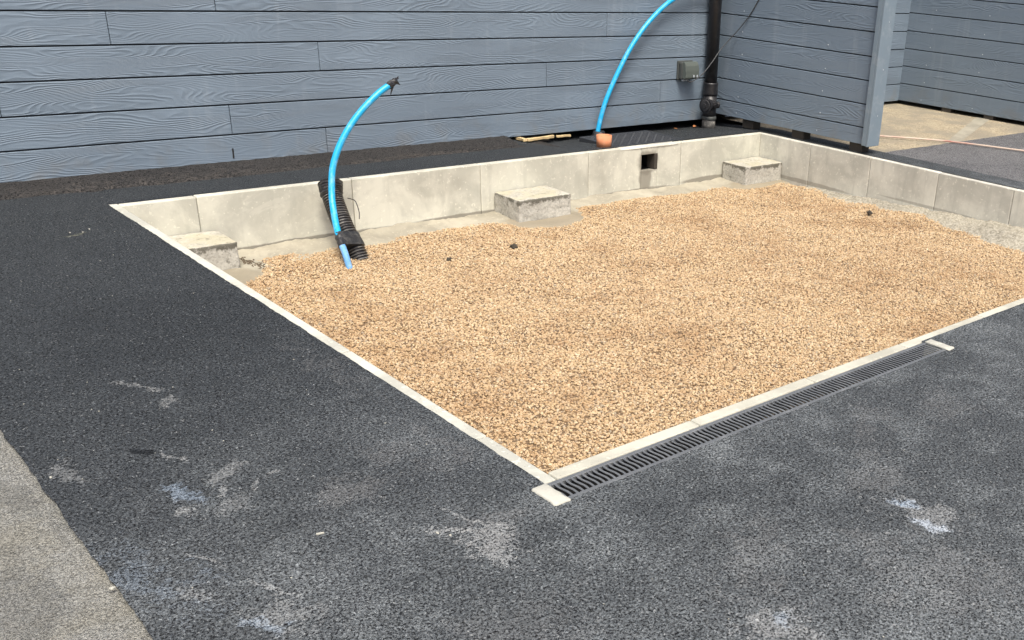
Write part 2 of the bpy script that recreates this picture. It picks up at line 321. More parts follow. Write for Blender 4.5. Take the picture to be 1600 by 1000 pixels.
def mat_tan():
    g = N('tan_bound_gravel'); p = g.pos()
    cr = g.sep(g.voro(p, 85, out='Color'))[0]; n = g.noise(p, 2.2, 5, .6)
    c = g.mix(cr, (.22, .18, .115), (.46, .395, .275)); c = g.mix(g.mrange(n, .40, .62, 0, .8), c, (.23, .205, .155))
    return g.done(c, .85, g.bump(g.math('SUBTRACT', cr, g.voro(p, 85)), .5, .005))
M_tan = mat_tan()
M_strip = mat_concrete('strip_surface', (.30, .28, .22), pit=.5, streak=0)
def mat_stone():
    g = N('shingle_stone'); oi = g.node('ShaderNodeObjectInfo'); r = oi.outputs['Random']; loc = oi.outputs['Location']
    c = g.ramp(r, [(0, (.42, .29, .155)), (.18, (.525, .39, .225)), (.40, (.595, .462, .285)), (.54, (.47, .32, .18)), (.66, (.65, .535, .365)), (.80, (.51, .37, .215)), (.90, (.38, .245, .125)), (.95, (.43, .375, .28)), (1, (.20, .125, .065))], 'LINEAR')
    rust = g.mrange(g.noise(loc, 1.5, 7, .78), .47, .68, 0, .62)
    c = g.mix(rust, c, g.mix(r, (.44, .28, .14), (.24, .14, .07)))
    n = g.noise(g.coord(), 2.5, 3, .6)
    c = g.mix(n, g.mix(.35, c, (.12, .07, .035)), c)
    return g.done(c, .7, g.bump(n, .3, .002), .35)
M_stone = mat_stone()
M_pitbase = mat_plain('gravel_bed', (.14, .092, .05), .9, .4, 120, .8)

# ------------------------------------------------------------------ layout constants (metres; x along the back wall, y depth, z up, ground 0)
XL, XR, YB, YF = -5.255, -.18, -.64, -4.43          # inner faces of the pit
TK = .052                                           # edging thickness
BD = .18                                            # board pitch

# stones scattered over a surface by geometry nodes
def scatter(ob, name, density, mat, zlo, zhi, rlo, rhi, flat, tilt):
    ng = bpy.data.node_groups.new(name, 'GeometryNodeTree')
    ng.interface.new_socket('Geometry', in_out='INPUT', socket_type='NodeSocketGeometry'); ng.interface.new_socket('Geometry', in_out='OUTPUT', socket_type='NodeSocketGeometry')
    nd = ng.nodes; lk = ng.links
    gi = nd.new('NodeGroupInput'); go = nd.new('NodeGroupOutput')
    dp = nd.new('GeometryNodeDistributePointsOnFaces'); dp.distribute_method = 'RANDOM'; dp.inputs['Density'].default_value = density; dp.inputs['Seed'].default_value = 3
    lk.new(gi.outputs[0], dp.inputs['Mesh'])
    sp = nd.new('GeometryNodeSetPosition'); lk.new(dp.outputs['Points'], sp.inputs['Geometry'])
    rv = nd.new('FunctionNodeRandomValue'); rv.data_type = 'FLOAT_VECTOR'; rv.inputs[0].default_value = (0, 0, zlo); rv.inputs[1].default_value = (0, 0, zhi); lk.new(rv.outputs[0], sp.inputs['Offset'])
    gj = nd.new('GeometryNodeGeometryToInstance')
    for i in range(6):
        ico = nd.new('GeometryNodeMeshIcoSphere'); ico.inputs['Radius'].default_value = 1; ico.inputs['Subdivisions'].default_value = 2
        ps = nd.new('GeometryNodeInputPosition'); nt = nd.new('ShaderNodeTexNoise'); nt.inputs['Scale'].default_value = .8; nt.inputs['Detail'].default_value = 1.5
        ad = nd.new('ShaderNodeVectorMath'); ad.operation = 'ADD'; ad.inputs[1].default_value = (i * 7.3, i * 3.1, i * 5.7); lk.new(ps.outputs[0], ad.inputs[0]); lk.new(ad.outputs[0], nt.inputs['Vector'])
        sb = nd.new('ShaderNodeVectorMath'); sb.operation = 'SUBTRACT'; sb.inputs[1].default_value = (.5, .5, .5); lk.new(nt.outputs['Color'], sb.inputs[0])
        sc_ = nd.new('ShaderNodeVectorMath'); sc_.operation = 'SCALE'; sc_.inputs['Scale'].default_value = 1.5; lk.new(sb.outputs[0], sc_.inputs[0])
        s1 = nd.new('GeometryNodeSetPosition'); lk.new(ico.outputs[0], s1.inputs['Geometry']); lk.new(sc_.outputs[0], s1.inputs['Offset'])
        tf = nd.new('GeometryNodeTransform'); tf.inputs['Scale'].default_value = (1.15 + .10 * (i % 3), .92 + .08 * (i % 2), flat + .06 * (i % 4)); lk.new(s1.outputs[0], tf.inputs[0])
        sm = nd.new('GeometryNodeSetMaterial'); sm.inputs['Material'].default_value = mat; lk.new(tf.outputs[0], sm.inputs[0]); lk.new(sm.outputs[0], gj.inputs[0])
    io = nd.new('GeometryNodeInstanceOnPoints'); lk.new(sp.outputs[0], io.inputs['Points']); lk.new(gj.outputs[0], io.inputs['Instance']); io.inputs['Pick Instance'].default_value = True
    rr = nd.new('FunctionNodeRandomValue'); rr.data_type = 'FLOAT_VECTOR'; rr.inputs[0].default_value = (-tilt, -tilt, 0); rr.inputs[1].default_value = (tilt, tilt, 6.28); rr.inputs['Seed'].default_value = 5
    lk.new(rr.outputs[0], io.inputs['Rotation'])
    rs = nd.new('FunctionNodeRandomValue'); rs.data_type = 'FLOAT'; rs.inputs[2].default_value = rlo; rs.inputs[3].default_value = rhi; rs.inputs['Seed'].default_value = 9
    lk.new(rs.outputs[1], io.inputs['Scale'])
    jg = nd.new('GeometryNodeJoinGeometry'); lk.new(gi.outputs[0], jg.inputs[0]); lk.new(io.outputs[0], jg.inputs[0]); lk.new(jg.outputs[0], go.inputs[0])
    md = ob.modifiers.new('stones', 'NODES'); md.node_group = ng

# ------------------------------------------------------------------ ground
def ngon_obj(name, polys, mat, **kw):
    bm = bmesh.new()
    for poly in polys:
        f = bm.faces.new([bm.verts.new(v) for v in poly])
    bmesh.ops.triangulate(bm, faces=bm.faces[:]); bmesh.ops.recalc_face_normals(bm, faces=bm.faces[:])
    for f in bm.faces:
        if f.normal.z < 0: f.normal_flip()
    return tag(link(name, b2m(bm, name), mat), **kw)
def ragged(p, q, amp, step=.025, seed=0, z=0):
    """points from p to q pushed sideways by noise"""
    p, q = Vector((*p, z)), Vector((*q, z)); d = q - p; n = Vector((-d.y, d.x, 0)).normalized(); k = max(2, int(d.length / step)); out = []
    for i in range(k + 1):
        t = i / k; s = t * d.length
        out.append(tuple(p + d * t + n * amp * (noise.noise(Vector((s * 9, seed * 5.3, 0))) * .5 + noise.noise(Vector((s * 38, seed * 2.1, 4))) * .4)))
    return out
XLO, YFO, XRO, YBO = XL - TK, YF - TK, XR + TK, YB + TK     # outer faces of the edging
ZK = -.004                                                  # edging tops lie a shade below the tarmac lip
DX0, DX1, DY0, DY1 = -5.302, -3.372, -4.603, -4.490         # drain opening
left_edge = ragged((-6.372, .6), (-6.372, -8.0), .013, .010, 1)
polys = []
polys.append([(-6.372, 30, 0)] + left_edge + [(-6.372, -30, 0), (XLO, -30, 0), (XLO, DY0, 0)] + [(XLO, DY1, 0)] + ragged((XLO + .004, YFO), (XLO + .004, YBO), .007, .010, 2) + [(XLO + .012, YBO + .001, 0), (XLO + .012, 30, 0)])
polys.append([(XLO, -30, 0), (.11, -30, 0), (.11, DY0, 0)] + [(DX1 + .05, DY0, 0)] + ragged((DX1, DY0), (DX0, DY0), .003, .03, 3)[1:] + [(XLO, DY0, 0)])
polys.append([(DX1, DY0, 0), (.11, DY0, 0), (.11, YFO, 0), (XRO, YFO, 0)] + ragged((XRO, YFO + .003), (DX1, YFO + .003), .004, .03, 4))
polys.append([(XRO, YFO, 0), (.11, YFO, 0)] + ragged((.11, YFO), (.11, YBO), .012, .05, 5)[1:] + ragged((XRO - .003, YBO), (XRO - .003, YFO), .005, .025, 6))
ngon_obj('tarmac', polys, M_tar, kind='structure')
# the strip between back edging and wall falls a little towards the wall at its right-hand end
def zstrip(x, y):
    t = min(1, max(0, (x + 2.35) / .4)); return -.045 * t * t * (3 - 2 * t) * min(1, max(0, (y - YBO - .02) / .55))
me = grid_me('tarmac_strip', XLO - .02, .11, YBO - .003, .30, .02, lambda x, y: zstrip(x, y) - .0025 * min(1, max(0, (XLO + .10 - x) / .06)))
for v in me.vertices:
    if v.co.y < YBO: v.co.y += noise.noise(Vector((v.co.x * 14, 3, 0))) * .007
tag(link('tarmac_strip', me, M_tar), kind='structure')
# older tarmac haunched up against the cladding
def zold(x, y):
    e = -.255 + .03 * fn(x, 0, 2.2, 3) + .012 * fn(x, 0, 11, 4)
    rise = (y - e) / .27; edge = min(1, max(0, (-2.3 + .12 * fn(x, y, 6, 8) - x) / .12))
    return -.012 + edge * min(.022, .0135 + max(-.03, rise * .08)) + max(0, rise) * .030 * edge + .0018 * fn(x, y, 16, 5) + .0028 * fn(x, y, 52, 6)
tag(link('old_tarmac', grid_me('old_tarmac', -9, -2.1, -.36, .05, .018, zold), M_oldtar), kind='structure')
ngon_obj('concrete_ground', [[(-40, 30, -.014), (-40, -30, -.014), (-6.30, -30, -.014), (-6.30, 30, -.014)]], M_slabg, kind='structure')
ngon_obj('yard_tarmac', [[(.11, -30, -.004), (40, -30, -.004), (40, -1.80, -.004)] + ragged((4.0, -1.80), (.11, -1.74), .02, .05, 9, -.004)], M_greytar, kind='structure')
ngon_obj('gravel_yard', [[(.10, -1.9, -.009), (40, -1.9, -.009), (40, 30, -.009), (.10, 30, -.009)]], M_tan, kind='structure')
ngon_obj('diagonal_strip', [[(1.01, -1.74, -.005), (1.22, -1.77, -.005), (2.80, -1.13, -.005), (2.9, -.93, -.005)]], M_strip, kind='structure')  # thin flat grey-beige band laid diagonally over the tan ground
def ground_base():
    me = bpy.data.meshes.new('ground'); me.from_pydata([(-200, -200, -.9), (200, -200, -.9), (200, 200, -.9), (-200, 200, -.9)], [], [(0, 1, 2, 3)])
    return tag(link('ground', me, M_slabg), kind='structure')
ground_base()

# the open-textured stone face of the new tarmac: chippings half sunk in the binder
bm = bmesh.new()
for x0, x1, y0, y1 in ((-6.366, XLO - .006, -6.4, -.62), (XLO - .006, .1, -6.6, DY0 - .012), (DX1 + .05, .1, DY0 - .012, YFO - .008)):
    bm.faces.new([bm.verts.new(p) for p in ((x0, y0, -.0016), (x1, y0, -.0016), (x1, y1, -.0016), (x0, y1, -.0016))])
chip_o = tag(link('tarmac_chippings', b2m(bm, 'tarmac_chippings'), M_tarchip), 'dark stone chippings bedded in the face of the new tarmac', kind='stuff')
scatter(chip_o, 'scatter_chippings', 12500, M_tarchip, -.0012, .0007, .0020, .0044, .52, .35)

# ------------------------------------------------------------------ cladding walls
def board_mesh(L, key={}):
    k = round(L, 3)
    if k not in key:
        bm = bmesh.new(); box(bm, -L / 2, L / 2, -.006, .006, -BD / 2 + .0045, BD / 2 - .0045, .0022)
        key[k] = b2m(bm, 'board')
    return key[k]
def clad(root, length, rows, joints, nails=(), z0=.02, lift=None):
    """boards on the local plane y=0 facing -y, x from 0 to length; joints[row] lists butt joints"""
    for k in range(rows):
        seen = []
        for j in sorted(joints.get(k, [])):
            if not seen or j - seen[-1] > .3: seen.append(j)
        joints[k] = seen
        cuts = [0] + sorted(j for j in joints.get(k, []) if 0.03 < j < length - .03) + [length]
        for a, b in zip(cuts, cuts[1:]):
            a2, b2 = a + (.0018 if a > 0 else 0), b - (.0018 if b < length else 0)
            o = link('board', board_mesh(b2 - a2), M_clad, root, ((a2 + b2) / 2, random.uniform(-.0012, .0012), z0 + BD * (k + .5)))
            for nx in nails:
                if a2 < nx < b2:
                    link('nail', nail_me, None, o, (nx + random.uniform(-.02, .02) - (a2 + b2) / 2, -.0065, -BD / 2 + .045 + random.uniform(-.006, .006)))
bm = bmesh.new(); bmesh.ops.create_uvsphere(bm, u_segments=8, v_segments=4, radius=.0050)
for v in bm.verts: v.co.y *= .45
nail_me = b2m(bm, 'nail', True); nail_me.materials.append(M_nail)

W0 = -9.0
wall = thing('clad_wall', 'long blue-grey wood-grain cladding wall behind the gravel pit', 'wall', (W0, 0, 0))
link('wall_backing_blocker', box_me('wall_backing_blocker', 0, -.115 - W0 + 3.4, .012, 3.0, .05, 2.55), M_back, wall)  # backing deepened into an unseen solid so the gap below stays dark
jt = {0: [-3.783], 1: [-4.364, -.793], 2: [-5.579, -1.986], 3: [-3.783], 4: [-4.986, -1.392], 5: [-4.39], 6: [-2.6], 7: [-5.2, -1.6], 8: [-3.4], 9: [-4.7, -1.1], 10: [-2.9], 11: [-5.5, -1.9], 12: [-3.8], 13: [-4.4]}
J = {k: [x - W0 for b in v for x in (b - 3.594, b, b + 3.594) if W0 < x < -.16] for k, v in jt.items()}
clad(wall, -.118 - W0, 14, J)
# a crack in the bottom board
bm = bmesh.new()
pts = [(-.002, 0), (.003, .018), (-.001, .036), (.004, .062)]
for (x0, z0), (x1, z1) in zip(pts, pts[1:]): box(bm, min(x0, x1) - .0022, max(x0, x1) + .0022, -.0015, .001, z0, z1 - .0003)
bmx = link('crack', b2m(bm, 'crack'), M_void, wall, (-4.40 - W0, -.0078, .055))

part = thing('partition_wall', 'blue-grey clad partition at right angles to the long wall, raised on posts, ending in a corner trim', 'partition', (-.11, 0, 0))
part.rotation_euler = (0, 0, -math.pi / 2)      # local x runs towards the camera (-Y), local -y faces -X
LP = 1.735
link('partition_core', box_me('partition_core', .02, LP, .012, .124, .075, 2.5), M_back, part)
clad(part, LP, 13, {}, (.28, 1.22), z0=.02 + .0)
for o in list(part.children):
    if o.name.startswith('board') and o.location.z < .15:                    # lowest board is ripped down
        bm = bmesh.new(); box(bm, -LP / 2, LP / 2, -.006, .006, -BD / 2 + .050, BD / 2 - .0045, .0022); nm = b2m(bm, 'board'); nm.materials.append(M_clad); o.data = nm
        for ch in o.children: ch.location.z += .04
bm = bmesh.new(); box(bm, LP, LP + .022, -.034, .118, .062, 2.5, .003); box(bm, LP - .042, LP - .001, -.034, -.0085, .066, 2.5, .003)
tr = link('corner_trim', b2m(bm, 'corner_trim'), M_trim, part)
for z in (.3, .65, 1.0, 1.35, 1.7): link('nail', nail_me, None, tr, (LP + .0225, .05, z)).rotation_euler = (0, 0, math.pi / 2)
link('inner_lining', box_me('inner_lining', .02, LP, .125, .137, .075, 2.5), M_trim, part)

rec = thing('recess_wall', 'short stretch of blue-grey cladding in the recess beyond the partition', 'wall', (.03, 0, 0))
clad(rec, 2.715, 13, {})
scr = thing('screen_wall', 'blue-grey clad wall at the far right edge, raised over tan gravel', 'wall', (2.75, 0, 0))
scr.rotation_euler = (0, 0, -math.pi / 2)
link('wall_backing_blocker', box_me('wall_backing_blocker', -.05, 5.6, .012, 2.2, .085, 2.5), M_back, scr)  # unseen mass added behind the boards to darken the underside
clad(scr, 5.6, 13, {0: [3.6], 1: [2.4], 2: [4.1], 3: [3.0], 4: [4.4], 5: [3.4]}, (.32, .95, 1.55), z0=.05 - .02)
for o in list(scr.children):
    if o.name.startswith('board') and o.location.z < .15: o.location.z += .0
# posts under the partition and the screen
def block(name, loc, size, mat, label, cat, group=None, rot=0):
    o = link(name, box_me(name, -size[0] / 2, size[0] / 2, -size[1] / 2, size[1] / 2, 0, size[2], .004), mat, None, loc); o.rotation_euler = (0, 0, rot)
    return tag(o, label, cat, group)
for y, lab in ((-.40, 'dark timber stub under the partition, nearest the downpipe'), (-.98, 'dark timber stub under the middle of the partition'), (-1.60, 'dark timber stub under the partition end below the corner trim')):
    block('timber_stub', (-.04, y, -.008), (.10, .13, .092), M_post, lab, 'post', 'stubs carrying the partition')
for y, lab in ((-.62, 'dark timber stub under the far right wall, further one'), (-1.13, 'dark timber stub under the far right wall, nearer one beside the pale strip')):
    block('timber_stub', (2.80, y, -.012), (.10, .11, .12), M_post, lab, 'post', 'stubs carrying the far right wall')

# ------------------------------------------------------------------ pit edgings
def slabs(root, axis, cuts, fixed, inner, depth, mat, name='edging_slab', jit=.0025):
    for a, b in zip(cuts, cuts[1:]):
        bm = bmesh.new(); j = random.uniform(-jit, jit); dz = random.uniform(-.0015, .0015); a2, b2 = a + .0014, b - .0014
        lo, hi = sorted((fixed, fixed + inner))
        if axis == 'x': box(bm, a2, b2, lo + j, hi + j, -depth, ZK + dz, .006, 2)
        else: box(bm, lo + j, hi + j, a2, b2, -depth, ZK + dz, .006, 2)
        link(name, b2m(bm, name), mat, root)
HX0, HX1, HZ0, HZ1 = -1.543, -1.374, -.197, -.070
eb = thing('back_edging', 'pale concrete slab edging along the back of the pit, pierced by a square hole', 'edging wall')
slabs(eb, 'x', [XL + .001, -4.865, -3.94, -3.01, -2.07], YB, TK, .62, M_edge)
slabs(eb, 'x', [HX1, -1.12, XR + TK], YB, TK, .62, M_edge)
bm = bmesh.new()
box(bm, -2.0686, HX0, YB, YB + TK, -.62, ZK, .004); box(bm, HX0, HX1 - .0014, YB + .0006, YB + TK - .0006, HZ1, ZK, .0015); box(bm, HX0, HX1 - .0014, YB + .0006, YB + TK - .0006, -.62, HZ0, .0015)
link('edging_slab', b2m(bm, 'edging_slab'), M_edge, eb)
bm = bmesh.new()   # open box behind the hole
x0, x1, z0, z1 = HX0 - .004, HX1 + .004, HZ0 - .004, HZ1 + .004; y0, y1 = YB + TK + .001, YB + .40
for a in ((x0 - .01, x0, y0, y1, z0, z1), (x1, x1 + .01, y0, y1, z0, z1), (x0 - .01, x1 + .01, y0, y1, z0 - .01, z0 - .0005), (x0 - .01, x1 + .01, y0, y1, z1 + .0005, z1 + .01), (x0 - .01, x1 + .01, y1 + .001, y1 + .01, z0 - .01, z1 + .01)): box(bm, *a)
link('square_sleeve', b2m(bm, 'square_sleeve'), M_void, eb)
link('sleeve_cheek', box_me('sleeve_cheek', HX1 - .034, HX1 - .002, YB - .002, YB + TK + .04, HZ0 + .0045, HZ1 - .0005, .002), M_post, eb)
# mortar lip carrying the manhole frame
def lip():
    bm = bmesh.new(); top = []; n = 26
    for i in range(n + 1):
        x = -1.76 + .60 * i / n; yf = YB - .004 + .003 * fn(x, 0, 9, 2); yb_ = -.575 + .008 * fn(x, 1, 9, 2); zz = -.001 + .001 * fn(x, 0, 12, 7) - (.008 if i in (0, n) else 0)
        top.append((bm.verts.new((x, yf, -.016)), bm.verts.new((x, yf + .004, zz - .002)), bm.verts.new((x, yb_, zz)), bm.verts.new((x, yb_ + .006, -.02))))
    for a, b in zip(top, top[1:]):
        for k in range(3): bm.faces.new((a[k], b[k], b[k + 1], a[k + 1]))
    bm.faces.new(top[0]); bm.faces.new(top[-1][::-1]); return b2m(bm, 'mortar_lip', True)
link('mortar_lip', lip(), M_edge_r, eb)

er = thing('right_edging', 'grey concrete slab edging along the right side of the pit, under the partition', 'edging wall')
slabs(er, 'y', [-4.43, -4.34, -3.72, -3.10, -2.465, -1.83, -1.21, YB - .001], XR, TK, .62, M_edge_r)
el = thing('left_edging', 'white-topped concrete kerb edging down the left side of the pit', 'kerb')
slabs(el, 'y', [YFO, -4.12, -3.22, -2.31, -1.40, YBO], XL, -TK, .62, M_kerb)
ef = thing('front_edging', 'cream concrete kerb edging between the gravel and the drain grating', 'kerb')
slabs(ef, 'x', [XL + .001, -4.665, -4.065, -3.47, -2.86, -2.26, -1.66, -1.06, -.46, XRO], YF, -TK, .62, M_kerbf)

# ------------------------------------------------------------------ pit floor: mortar haunches, gravel
EDGE = [(-5.3, -1.22), (-4.95, -1.2), (-4.75, -1.06), (-4.48, -.96), (-4.0, -.90), (-3.4, -.85), (-3.1, -.92), (-2.9, -1.06), (-2.65, -1.10), (-2.4, -1.04), (-2.15, -.90), (-1.75, -.86), (-1.2, -.84), (-.9, -.88), (-.5, -.98), (-.1, -1.02)]
def edge_y(x):
    for (a, ya), (b, yb_) in zip(EDGE, EDGE[1:]):
        if a <= x <= b: return ya + (yb_ - ya) * (x - a) / (b - a)
    return -1.0
def zgrav(x, y):
    back = (-y - .9) / 3.5
    return -.372 + .030 * back + .028 * min(1, max(0, (x + 1.6) / 1.2)) * min(1, max(0, (-y - 1.3) / 1.2)) + .020 * fn(x, y, 1.4, 1) + .015 * fn(x, y, 3.6, 2) + .006 * fn(x, y, 9, 8)
def zhaunch(x, y):
    e = edge_y(x) + .02 * fn(x, 0, 5, 3); t = (YB - y) / max(.05, YB - e)
    top = -.338 + .008 * fn(x, y, 3, 4)
    pads = max(max(0, 1 - max(0, abs(x - c) - w) / .12) for c, w in ((-2.69, .24), (-.41, .24), (-5.0, .24)))
    z = top - (.036 - .020 * pads) * t - (.4 * max(0, t - 1) ** 1.2)
    return z + .004 * fn(x, y, 14, 5) * (1 - .6 * pads) + .006 * fn(x, y, 48, 6) * (1 - pads) + .004 * fn(x, y, 22, 9) + .022 * (1 - pads) * fn(x, y, 6, 7)
tag(link('mortar_haunch', grid_me('mortar_haunch', XL + .002, XR - .002, -1.36, YB - .002, .02, zhaunch), M_haunch), kind='structure')
def zhr(x, y):
    top = -.335 + .105 * min(1, max(0, (-y - 1.1) / 2.1)); w = .40 + .06 * fn(0, y, 2.5, 2); t = (XR - x) / w
    f = min(1, max(0, (-y - 1.02) / .22))
    return (top - .02) - .115 * t ** 1.2 - .12 * max(0, t - 1) + .012 * fn(x, y, 7, 5) + .011 * fn(x, y, 24, 6) + .007 * fn(x, y, 60, 7) - .12 * (1 - f)
tag(link('rough_haunch', grid_me('rough_haunch', -.80, XR - .002, YF + .002, -1.0, .016, zhr), M_rough), kind='structure')

gme = grid_me('gravel', XL + .004, XR - .004, YF + .004, -.80, .035, zgrav)
gravel = tag(link('gravel', gme, M_pitbase), 'tan pea shingle filling the pit', None, None, 'stuff')
scatter(gravel, 'scatter_stones', 19500, M_stone, -.007, .006, .0026, .0062, .74, .7)

# ------------------------------------------------------------------ concrete blocks standing on the haunch
def conc_block(x0, x1, y0, y1, z0, z1, label, seed):
    bm = bmesh.new(); box(bm, x0, x1, y0, y1, z0, z1, .010, 2)
    bmesh.ops.subdivide_edges(bm, edges=[e for e in bm.edges if e.calc_length() > .05], cuts=14, use_grid_fill=True)
    c = Vector(((x0 + x1) / 2, (y0 + y1) / 2, (z0 + z1) / 2))
    bm.normal_update()
    for v in bm.verts:
        v.co += v.normal * (.0035 * noise.noise(v.co * 18 + Vector((seed, 0, 0))) + .0025 * noise.noise(v.co * 60 + Vector((seed, 3, 0))))
    for v in bm.verts: v.co -= Vector((c.x, c.y, z0))
    o = link('concrete_block', b2m(bm, 'concrete_block', True), M_block, None, (c.x, c.y, z0))
    o.rotation_euler = (0, 0, random.uniform(-.008, .008)); return tag(o, label, 'block', 'aggregate blocks against the back edging')
conc_block(-5.225, -4.785, -.945, -.648, -.365, -.200, 'aggregate concrete block in the left corner of the pit, half hidden by the kerb', 1)
conc_block(-2.912, -2.472, -.948, -.648, -.365, -.200, 'aggregate concrete block at the middle of the back edging', 2)
conc_block(-.640, -.195, -.932, -.650, -.365, -.200, 'aggregate concrete block in the far right corner of the pit', 3)

# ------------------------------------------------------------------ duct and front water pipe
du = thing('corrugated_duct', 'dusty black corrugated duct leaning on the back edging, taped at top and middle', 'duct', (-4.17, -1.08, -.38))
base = Vector((-4.17, -1.08, -.38))
axis = spline([(-4.135, -1.12, -.46), (-4.148, -1.045, -.34), (-4.160, -.93, -.20), (-4.148, -.80, -.06), (-4.130, -.748, .012)], 60)
lens = [0]
for a, b in zip(axis, axis[1:]): lens.append(lens[-1] + (b - a).length)
rad = [.055 + .0048 * (1 if math.sin(2 * math.pi * s / .0165) > 0 else -1) * min(1, abs(math.sin(2 * math.pi * s / .0165)) * 2.2) for s in lens]
def cut(path, r, lo, hi): return [p - base for p, s in zip(path, lens) if lo <= s <= hi], [q for q, s in zip(r, lens) if lo <= s <= hi]
Ltot = lens[-1]
p_, r_ = cut(axis, rad, 0, Ltot - .055)
bm = bmesh.new(); rings = tube(bm, p_, r_, 28); rid = {v for ring, q in zip(rings, r_) if q > .0560 for v in ring}
for f in bm.faces:
    if all(v in rid for v in f.verts): f.material_index = 1          # dust lies on the ribs
me = b2m(bm, 'ribbed_tube', True); me.materials.append(M_blackp); me.materials.append(M_duct); link('ribbed_tube', me, None, du)
def crinkle(path, r0, seed, seg=30, end_open=False):
    bm = bmesh.new(); rings = tube(bm, path, r0, seg, caps=not end_open)
    for v in bm.verts:
        n = noise.noise(v.co * 55 + Vector((seed, 0, 0))) * .0045 + noise.noise(v.co * 130 + Vector((seed, 9, 0))) * .0022
        v.co += Vector((n, n * .6, n * .8))
    if end_open:   # folded-in mouth
        t = (path[-1] - path[-2]).normalized(); c = path[-1]
        inner = [bm.verts.new(c + (v.co - c) * .72 - t * .004) for v in rings[-1]]; deep = [bm.verts.new(c + (v.co - c) * .62 - t * .09) for v in rings[-1]]
        n = len(inner)
        for k in range(n):
            bm.faces.new((rings[-1][k], rings[-1][(k + 1) % n], inner[(k + 1) % n], inner[k])); bm.faces.new((inner[k], inner[(k + 1) % n], deep[(k + 1) % n], deep[k]))
        bm.faces.new(deep); bm.faces.new(rings[0][::-1])
    return b2m(bm, 'tape_wrap')
p_, _ = cut(axis, rad, Ltot - .075, Ltot)
link('tape_wrap', crinkle(p_, [.0635 + .007 * i / len(p_) + .003 * math.sin(i * .5) for i in range(len(p_))], 1, end_open=True), M_tape, du)
wp = [Vector(p) - base for p in ((-4.055, -.80, -.075), (-4.028, -.80, -.085), (-4.010, -.81, -.10), (-4.008, -.84, -.155), (-4.02, -.86, -.195))]
tube_obj('draw_wire', spline(wp, 6), .0028, M_blackp, du, 6)

PP = [(-4.284, -1.240, -0.396), (-4.284, -1.190, -0.296), (-4.269, -1.115, -0.244), (-4.243, -1.020, -0.178), (-4.211, -0.930, -0.088), (-4.185, -0.875, -0.007), (-4.142, -0.830, 0.131), (-4.060, -0.810, 0.277), (-3.943, -0.800, 0.412), (-3.815, -0.800, 0.520), (-3.719, -0.800, 0.578)]
PP_W = PP
wpipe = thing('water_pipe', 'bright blue water pipe curving up from the black duct, its end taped black', 'pipe', (-4.23, -1.185, -.38))
pb = Vector((-4.23, -1.185, -.38)); path = [p - pb for p in spline(PP_W, 10)]
tube_obj('pipe_tube', path[24:], .0190, M_blue, wpipe, 20)
tube_obj('pipe_foot', path[:25], .0186, M_blue2, wpipe, 20).__setitem__('label', 'dusty pale blue foot of the pipe')
# tape binding pipe and duct together: hull of the two round sections
bm = bmesh.new(); rings = []; seg = 40
for k in range(8):
    s_ = .165 + .085 * k / 7; ci = min(range(len(lens)), key=lambda q: abs(lens[q] - s_)); c1 = axis[ci]; tt = (axis[ci + 1] - axis[ci]).normalized()
    wpath = [q + pb for q in path]; c2 = min(wpath, key=lambda q: abs((q - c1).dot(tt))); c2 = c2 - tt * (c2 - c1).dot(tt)
    ux = tt.cross(Vector((0, 0, 1))).normalized(); uy = tt.cross(ux); ring = []
    for a in range(seg):
        d = ux * math.cos(2 * math.pi * a / seg) + uy * math.sin(2 * math.pi * a / seg)
        q1, q2 = c1 + d * .0655, c2 + d * .0222
        q = q1 if q1.dot(d) > q2.dot(d) else q2
        n_ = noise.noise(q * 55) * .003 + noise.noise(q * 130) * .002
        ring.append(bm.verts.new(q + d * n_ + tt * noise.noise(q * 30) * .004 - base))
    rings.append(ring)
for a, b in zip(rings, rings[1:]):
    for q in range(seg): bm.faces.new((a[q], a[(q + 1) % seg], b[(q + 1) % seg], b[q]))
bm.faces.new(rings[0][::-1]); bm.faces.new(rings[-1]); bmesh.ops.recalc_face_normals(bm, faces=bm.faces[:])
link('tape_wrap', b2m(bm, 'tape_wrap'), M_tape, du)
bm = bmesh.new(); e = path[-1]; t = (path[-1] - path[-3]).normalized()
tube(bm, [e - t * .026, e - t * .012, e + t * .006, e + t * .020, e + t * .032, e + t * .040], [.0212, .0222, .0215, .018, .021, .012], 14)
for v in bm.verts: v.co += Vector((noise.noise(v.co * 70), noise.noise(v.co * 70 + Vector((4, 0, 0))), noise.noise(v.co * 70 + Vector((0, 8, 0))))) * .006
def flap(a, b, c, th=.003):
    a, b, c = Vector(a), Vector(b), Vector(c); n = (b - a).cross(c - a).normalized() * th
    vs1 = [bm.verts.new(q) for q in (a, b, c)]; vs2 = [bm.verts.new(q + n) for q in (a, b, c)]
    bm.faces.new(vs1); bm.faces.new(vs2[::-1])
    for i in range(3): bm.faces.new((vs1[i], vs1[(i + 1) % 3], vs2[(i + 1) % 3], vs2[i]))
flap(e + t * .03 + Vector((0, -.01, .022)), e + t * .05 + Vector((.02, 0, -.035)), e + t * .02 + Vector((.012, -.01, -.01)))
flap(e - t * .005 + Vector((0, -.01, -.012)), e - t * .02 + Vector((.0, -.01, -.06)), e + t * .016 + Vector((0, -.01, -.018)))
flap(e + t * .02 + Vector((0, 0, .01)), e + t * .028 + Vector((.03, .004, .03)), e + t * .05 + Vector((.01, 0, 0)))
link('tape_end', b2m(bm, 'tape_end'), M_tape, wpipe)

